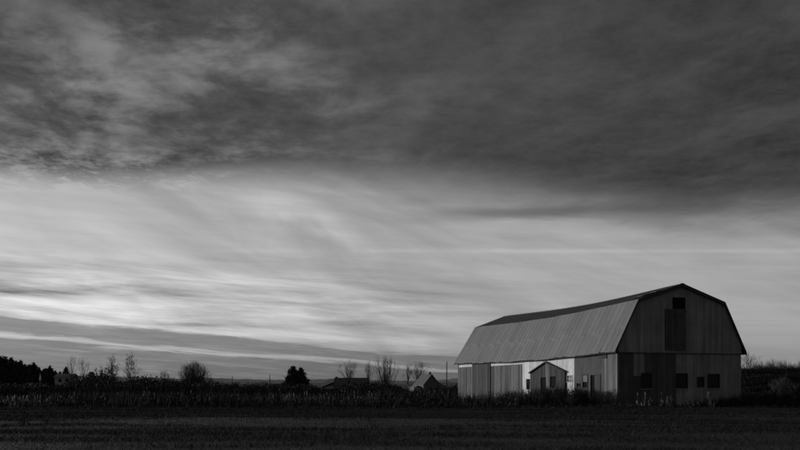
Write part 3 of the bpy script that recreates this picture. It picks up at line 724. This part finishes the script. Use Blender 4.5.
# far brush that closes the view under the hills
def brush(n, a, b, z0, z1, prof, seed):
    q = np.random.default_rng(seed); px = q.uniform(a, b, n); zd = q.uniform(z0, z1, n); x = at(px, zd)
    pr_ = np.interp(px, [p[0] for p in prof], [p[1] for p in prof]) + 1.6 * np.sin(px * .5) * np.sin(px * .13 + 2) + 3.0 * (.5 - patchy(px * 1.3, zd * .2)) + q.normal(0, .6, n)
    h = np.clip(CAM_Z + (HOR - pr_) / F_PX * zd, .4, 9)
    st = stalks(q, x, zd, h * q.uniform(.4, 1.0, n), 0.05, 0.15, z=np.full(n, -.1))
    k3 = np.repeat(np.arange(n), 3); lf = leaf_cloud(q, 3 * n, x[k3] + q.normal(0, .4, 3 * n), zd[k3], h[k3] * q.uniform(.03, .93, 3 * n), 0.12)
    return join([st, lf])
tag(obj('brush', brush(30000, -60, 460, 185, 235, [(-60, 382), (0, 383), (50, 384.5), (75, 383), (110, 381.5), (150, 380.5), (200, 381.5), (235, 384), (280, 384), (310, 385), (322, 390), (338, 389), (345, 385), (375, 383), (400, 386), (404, 391), (428, 391.5), (436, 387), (460, 386)], 77), 'weed'),
    'dark far brush that fills the middle distance left of the barn', 'brush', kind='stuff')
q = np.random.default_rng(78)
n = 60000; px = q.uniform(736, 900, n); zd = q.uniform(118, 168, n); x = at(px, zd)
tz = np.interp(zd, [131, 142.6, 153.8, 165], [0, .35, .75, 1]) * (top(371, 165)) 
h = q.uniform(.3, 1.0, n) * (.5 + 1.0 * patchy(x * .8, zd * .6) ** 2)
tag(obj('brush', join([stalks(q, x, zd, h, 0.03, .2, z=tz - .1), leaf_cloud(q, n, x, zd, tz + h * q.uniform(.2, .9, n), .07)]), 'weed'),
    'dark scrub covering the bank at right of the barn', 'brush', kind='stuff')

# shrubs along the barn wall
shrubs = [bare_tree(91 + i, 2.2, 2.6, .05, 40, 10, .03, .006, stems=6, low=.35, tl=.16) for i in range(3)]
def shrub(px, zd, ptop, i, label, group=None, wide=1.0):
    x = at(px, zd); z = float(gz(x, zd)); h = top(ptop, zd) - z; s_ = h / 2.2
    e = empty('shrub', (x, zd, z), px, (s_ * wide, s_ * wide, s_))
    obj('stem', shrubs[i % 3][0], 'twig', e); obj('crown', shrub_crowns[i % 3], 'leaf', e)
    return tag(e, label, 'bush', group)
def shrub_crown(me, seed):
    V = np.zeros(len(me.vertices) * 3); me.vertices.foreach_get('co', V); V = V.reshape(-1, 3)
    q = np.random.default_rng(seed); idx = q.integers(0, len(V), 2200); c = V[idx] + q.normal(0, .07, (2200, 3))
    T3 = leaf_cloud(q, 2200, c[:, 0], c[:, 1], np.abs(c[:, 2]), .024)
    quads = np.stack([T3[1][:, 0], T3[1][:, 1], T3[1][:, 2]], 1)
    Vt = T3[0]; b = bpy.data.meshes.new('crown')
    polys = np.zeros(len(me.polygons) * 4, np.int32); me.polygons.foreach_get('vertices', polys)
    P4 = polys.reshape(-1, 4); tri = np.concatenate([P4[:, [0, 1, 2]], P4[:, [0, 2, 3]]])
    return mesh_np('crown', np.concatenate([V, Vt]), np.concatenate([tri, quads + len(V)]))
shrub_crowns = [shrub_crown(m_[1], 300 + i) for i, m_ in enumerate(shrubs)]
for i, (px, zd, py) in enumerate(((503, 82, 393), (513, 80, 389), (523, 79, 391), (535, 77, 387), (545, 76, 385.5), (553, 76, 387.5), (561, 75, 386), (578, 73, 385), (588, 72.5, 389), (598, 71, 390), (607, 69.5, 389), (614, 68.5, 387.5))):
    shrub(px, zd, py, i, ORD[i] + ' dark shrub from the left in the row along the barn side wall', 'shrubs along the barn side wall', 1.15)
shrub(782, 120, 374.5, 1, 'rounded paler shrub on the dark bank at far right', None, 1.3)
shrub(738, 74, 391, 2, 'dark shrub at the right corner of the barn gable', None, 1.2)

# ------------------------------------------------------------------ far houses, poles
def gable_house(name, px, zd, rz, wx, ly, eave, ridge, wallm, gabm, roofm, label, wins=(), chim=None):
    """x across the gable (0..wx), y along the ridge (0..ly)"""
    e = tag(empty(name, (at(px, zd), zd, -.05), rz), label, 'house')
    wl = obj('wall', join([box(0, .2, 0, ly, 0, eave), box(wx - .2, wx, 0, ly, 0, eave), box(.2, wx - .2, ly - .2, ly, 0, eave)]), wallm, e)
    V = [(0.2, .0, 0), (wx - .2, .0, 0), (wx - .2, .0, eave), (wx / 2, .0, ridge - .1), (0.2, .0, eave)]; V += [(a, .18, c) for a, b, c in V]
    g = bpy.data.meshes.new('gable'); g.from_pydata(V, [], [(0, 1, 2, 3, 4), (9, 8, 7, 6, 5)] + [(i, i + 5, (i + 1) % 5 + 5, (i + 1) % 5) for i in range(5)]); obj('gable', g, gabm, e); obj('gable', g, gabm, e, (0, ly - .17, .01))
    sl_ = (ridge - eave) / (wx / 2); o = .4
    rp = [(-o, eave - o * sl_), (wx / 2, ridge), (wx + o, eave - o * sl_)]
    pr2 = []
    for (xa, za), (xb, zb) in zip(rp[:-1], rp[1:]):
        pr2.append(hexa([(xa, -o, za), (xb, -o, zb), (xb, ly + o, zb), (xa, ly + o, za), (xa, -o, za + .15), (xb, -o, zb + .15), (xb, ly + o, zb + .15), (xa, ly + o, za + .15)]))
    rf = obj('roof', join(pr2), roofm, e)
    for face, a0, a1, z0, z1 in wins:
        b = box(a0, a1, -.06, -.01, z0, z1) if face == 'g' else box(-.06, -.01, a0, a1, z0, z1)
        wv = obj('window', b, 'trim', e)
        b = box(a0 + .1, a1 - .1, -.075, -.062, z0 + .1, z1 - .1) if face == 'g' else box(-.075, -.062, a0 + .1, a1 - .1, z0 + .1, z1 - .1)
        obj('pane', b, 'glass', wv)
    if chim: obj('chimney', box(chim[0] - .35, chim[0] + .35, chim[1] - .35, chim[1] + .35, ridge - .6, ridge + chim[2]), 'roof_h', rf)
    return e
# pale-roofed house left of the barn, its long side towards the light
hb = gable_house('house', 423.5, 320, R(26), 6.4, 7.5, 3.3, 6.9, 'wall_h', 'wall_hd', 'roof_pale', 'small house with pale roof slope and dark gable left of the barn',
            [('s', 1.0, 2.2, 1.0, 2.4), ('s', 4.6, 6.0, 1.0, 2.4), ('g', 2.4, 3.6, 1.0, 2.3)], (3.2, 1.2, .9))
obj('lean_to', hexa([(6.3, .6, 0), (10.6, .6, 0), (10.6, 6.5, 0), (6.3, 6.5, 0), (6.3, .6, 4.3), (10.6, .6, 1.9), (10.6, 6.5, 1.9), (6.3, 6.5, 4.3)]), 'wall_hd', hb)
obj('porch', join([box(-2.2, -.02, 3.2, 3.35, 0, 2.3), box(-2.2, -2.05, 3.35, 6.9, 0, 2.3), hexa([(-2.5, 3.0, 2.3), (-.1, 3.0, 2.9), (-.1, 7.2, 2.9), (-2.5, 7.2, 2.3), (-2.5, 3.0, 2.42), (-.1, 3.0, 3.02), (-.1, 7.2, 3.02), (-2.5, 7.2, 2.42)])]), 'wall_h', hb)
# dark low house
ha = gable_house('house', 366.5, 305, R(90), 7.5, 10.8, 3.0, 5.4, 'wall_hd', 'wall_hd', 'roof_h', 'dark low house with long level roof among leafless trees',
            [('s', 2.0, 3.2, 1.0, 2.2), ('s', 6.0, 7.4, 1.0, 2.2)], (3.75, 10.4, .5))
obj('side_wing', join([hexa([(1.0, 11.0, 0), (6.4, 11.0, 0), (6.4, 15.2, 0), (1.0, 15.2, 0), (1.0, 11.0, 3.85), (6.4, 11.0, 3.85), (6.4, 15.2, 2.15), (1.0, 15.2, 2.15)]), hexa([(0.4, 11.2, 3.9), (7.1, 11.2, 3.9), (7.1, 15.8, 2.05), (.4, 15.8, 2.05), (.4, 11.2, 4.1), (7.1, 11.2, 4.1), (7.1, 15.8, 2.2), (.4, 15.8, 2.2)])]), 'roof_h', ha)
obj('wing_wall', hexa([(.85, 11.2, .2), (.98, 11.2, .2), (.98, 15.1, .2), (.85, 15.1, .2), (.85, 11.2, 3.0), (.98, 11.2, 3.0), (.98, 15.1, 2.1), (.85, 15.1, 2.1)]), 'wall_h', ha)
# pale house at left
gable_house('house', 71.5, 300, R(90), 6, 5.6, 5.7, 6.7, 'house_side', 'wall_hd', 'roof_pale', 'pale house wall with two dark windows before the spruces at left',
            [('s', 1.0, 2.1, 4.0, 5.1), ('s', 3.3, 4.4, 4.0, 5.1)])
# small shed with a white spire
sh = tag(empty('shed', (at(39, 300), 300, -.05), 0), 'small dark shed with a sloping roof and a tiny white spire at left', 'shed')
obj('wall', box(-3.2, .8, 0, 3, 0, 1.9), 'wall_hd', sh)
obj('roof', hexa([(-3.6, -.3, 1.7), (1.0, -.3, 2.7), (1.0, 3.3, 2.7), (-3.6, 3.3, 1.7), (-3.6, -.3, 1.85), (1.0, -.3, 2.85), (1.0, 3.3, 2.85), (-3.6, 3.3, 1.85)]), 'roof_pale', sh)
obj('tower', box(-.3, .3, .7, 1.3, 2.5, 4.7), 'wall_hd', sh)
obj('spire', tubes([(0, 1, 4.7, 0, 1, 5.3, .34, .3), (0, 1, 5.3, 0, 1, 6.9, .3, .02)], 6), 'white', sh)
def pole(px, zd, py, label, rad=.16):
    h = top(py, zd); e = tag(empty('utility_pole', (at(px, zd), zd, -.1)), label, 'pole')
    obj('shaft', tubes([(0, 0, -.4, 0.05, 0, h * .5, rad, rad * .85), (0.05, 0, h * .5, .08, 0, h + .1, rad * .85, rad * .7)], 8), 'pole', e)
    obj('insulator', tubes([(.08, 0, h + .05, .08, 0, h + .3, .05, .03)], 6), 'trim', e)
    obj('bracket', tubes([(.08, -.1, h - .7, .08, .5, h - .6, .04, .04)], 5), 'trim', e)
pole(446.5, 215, 362, 'tall bare utility pole just left of the barn', .15)
pole(269.5, 300, 375, 'thin distant pole right of the field shrubs, left of the spruce pair', .16)
pole(232, 330, 376.5, 'short distant pole left of the other thin pole in mid field', .16)
shrub(541, 72, 394, 0, 'low dark shrub standing a little out before the gabled board outline', None, 1.15)
shrub(571, 70, 394, 1, 'low dark shrub standing out before the end of the white wall', None, 1.15)
# a bird over the house
bv = [(0, -.16, 0), (.05, -.03, .04), (0, .2, .01), (-.05, -.03, .04), (0, -.03, -.05), (.30, .04, .12), (.28, -.07, .11), (-.30, .04, .12), (-.28, -.07, .11), (.06, .08, .02), (-.06, .08, .02)]
bm_ = bpy.data.meshes.new('bird'); bm_.from_pydata(bv, [], [(0, 1, 4), (0, 4, 3), (0, 3, 1), (1, 9, 2), (1, 2, 10, 3)[:3], (3, 2, 10), (4, 2, 9), (4, 10, 2), (1, 4, 9), (3, 10, 4), (1, 6, 5, 9), (3, 10, 7, 8), (1, 2, 3)])
tag(obj('bird', bm_, 'inside', None, (at(430.6, 150), 150, top(368.5, 150))), 'small dark bird in flight above the pale-roofed house', 'bird')
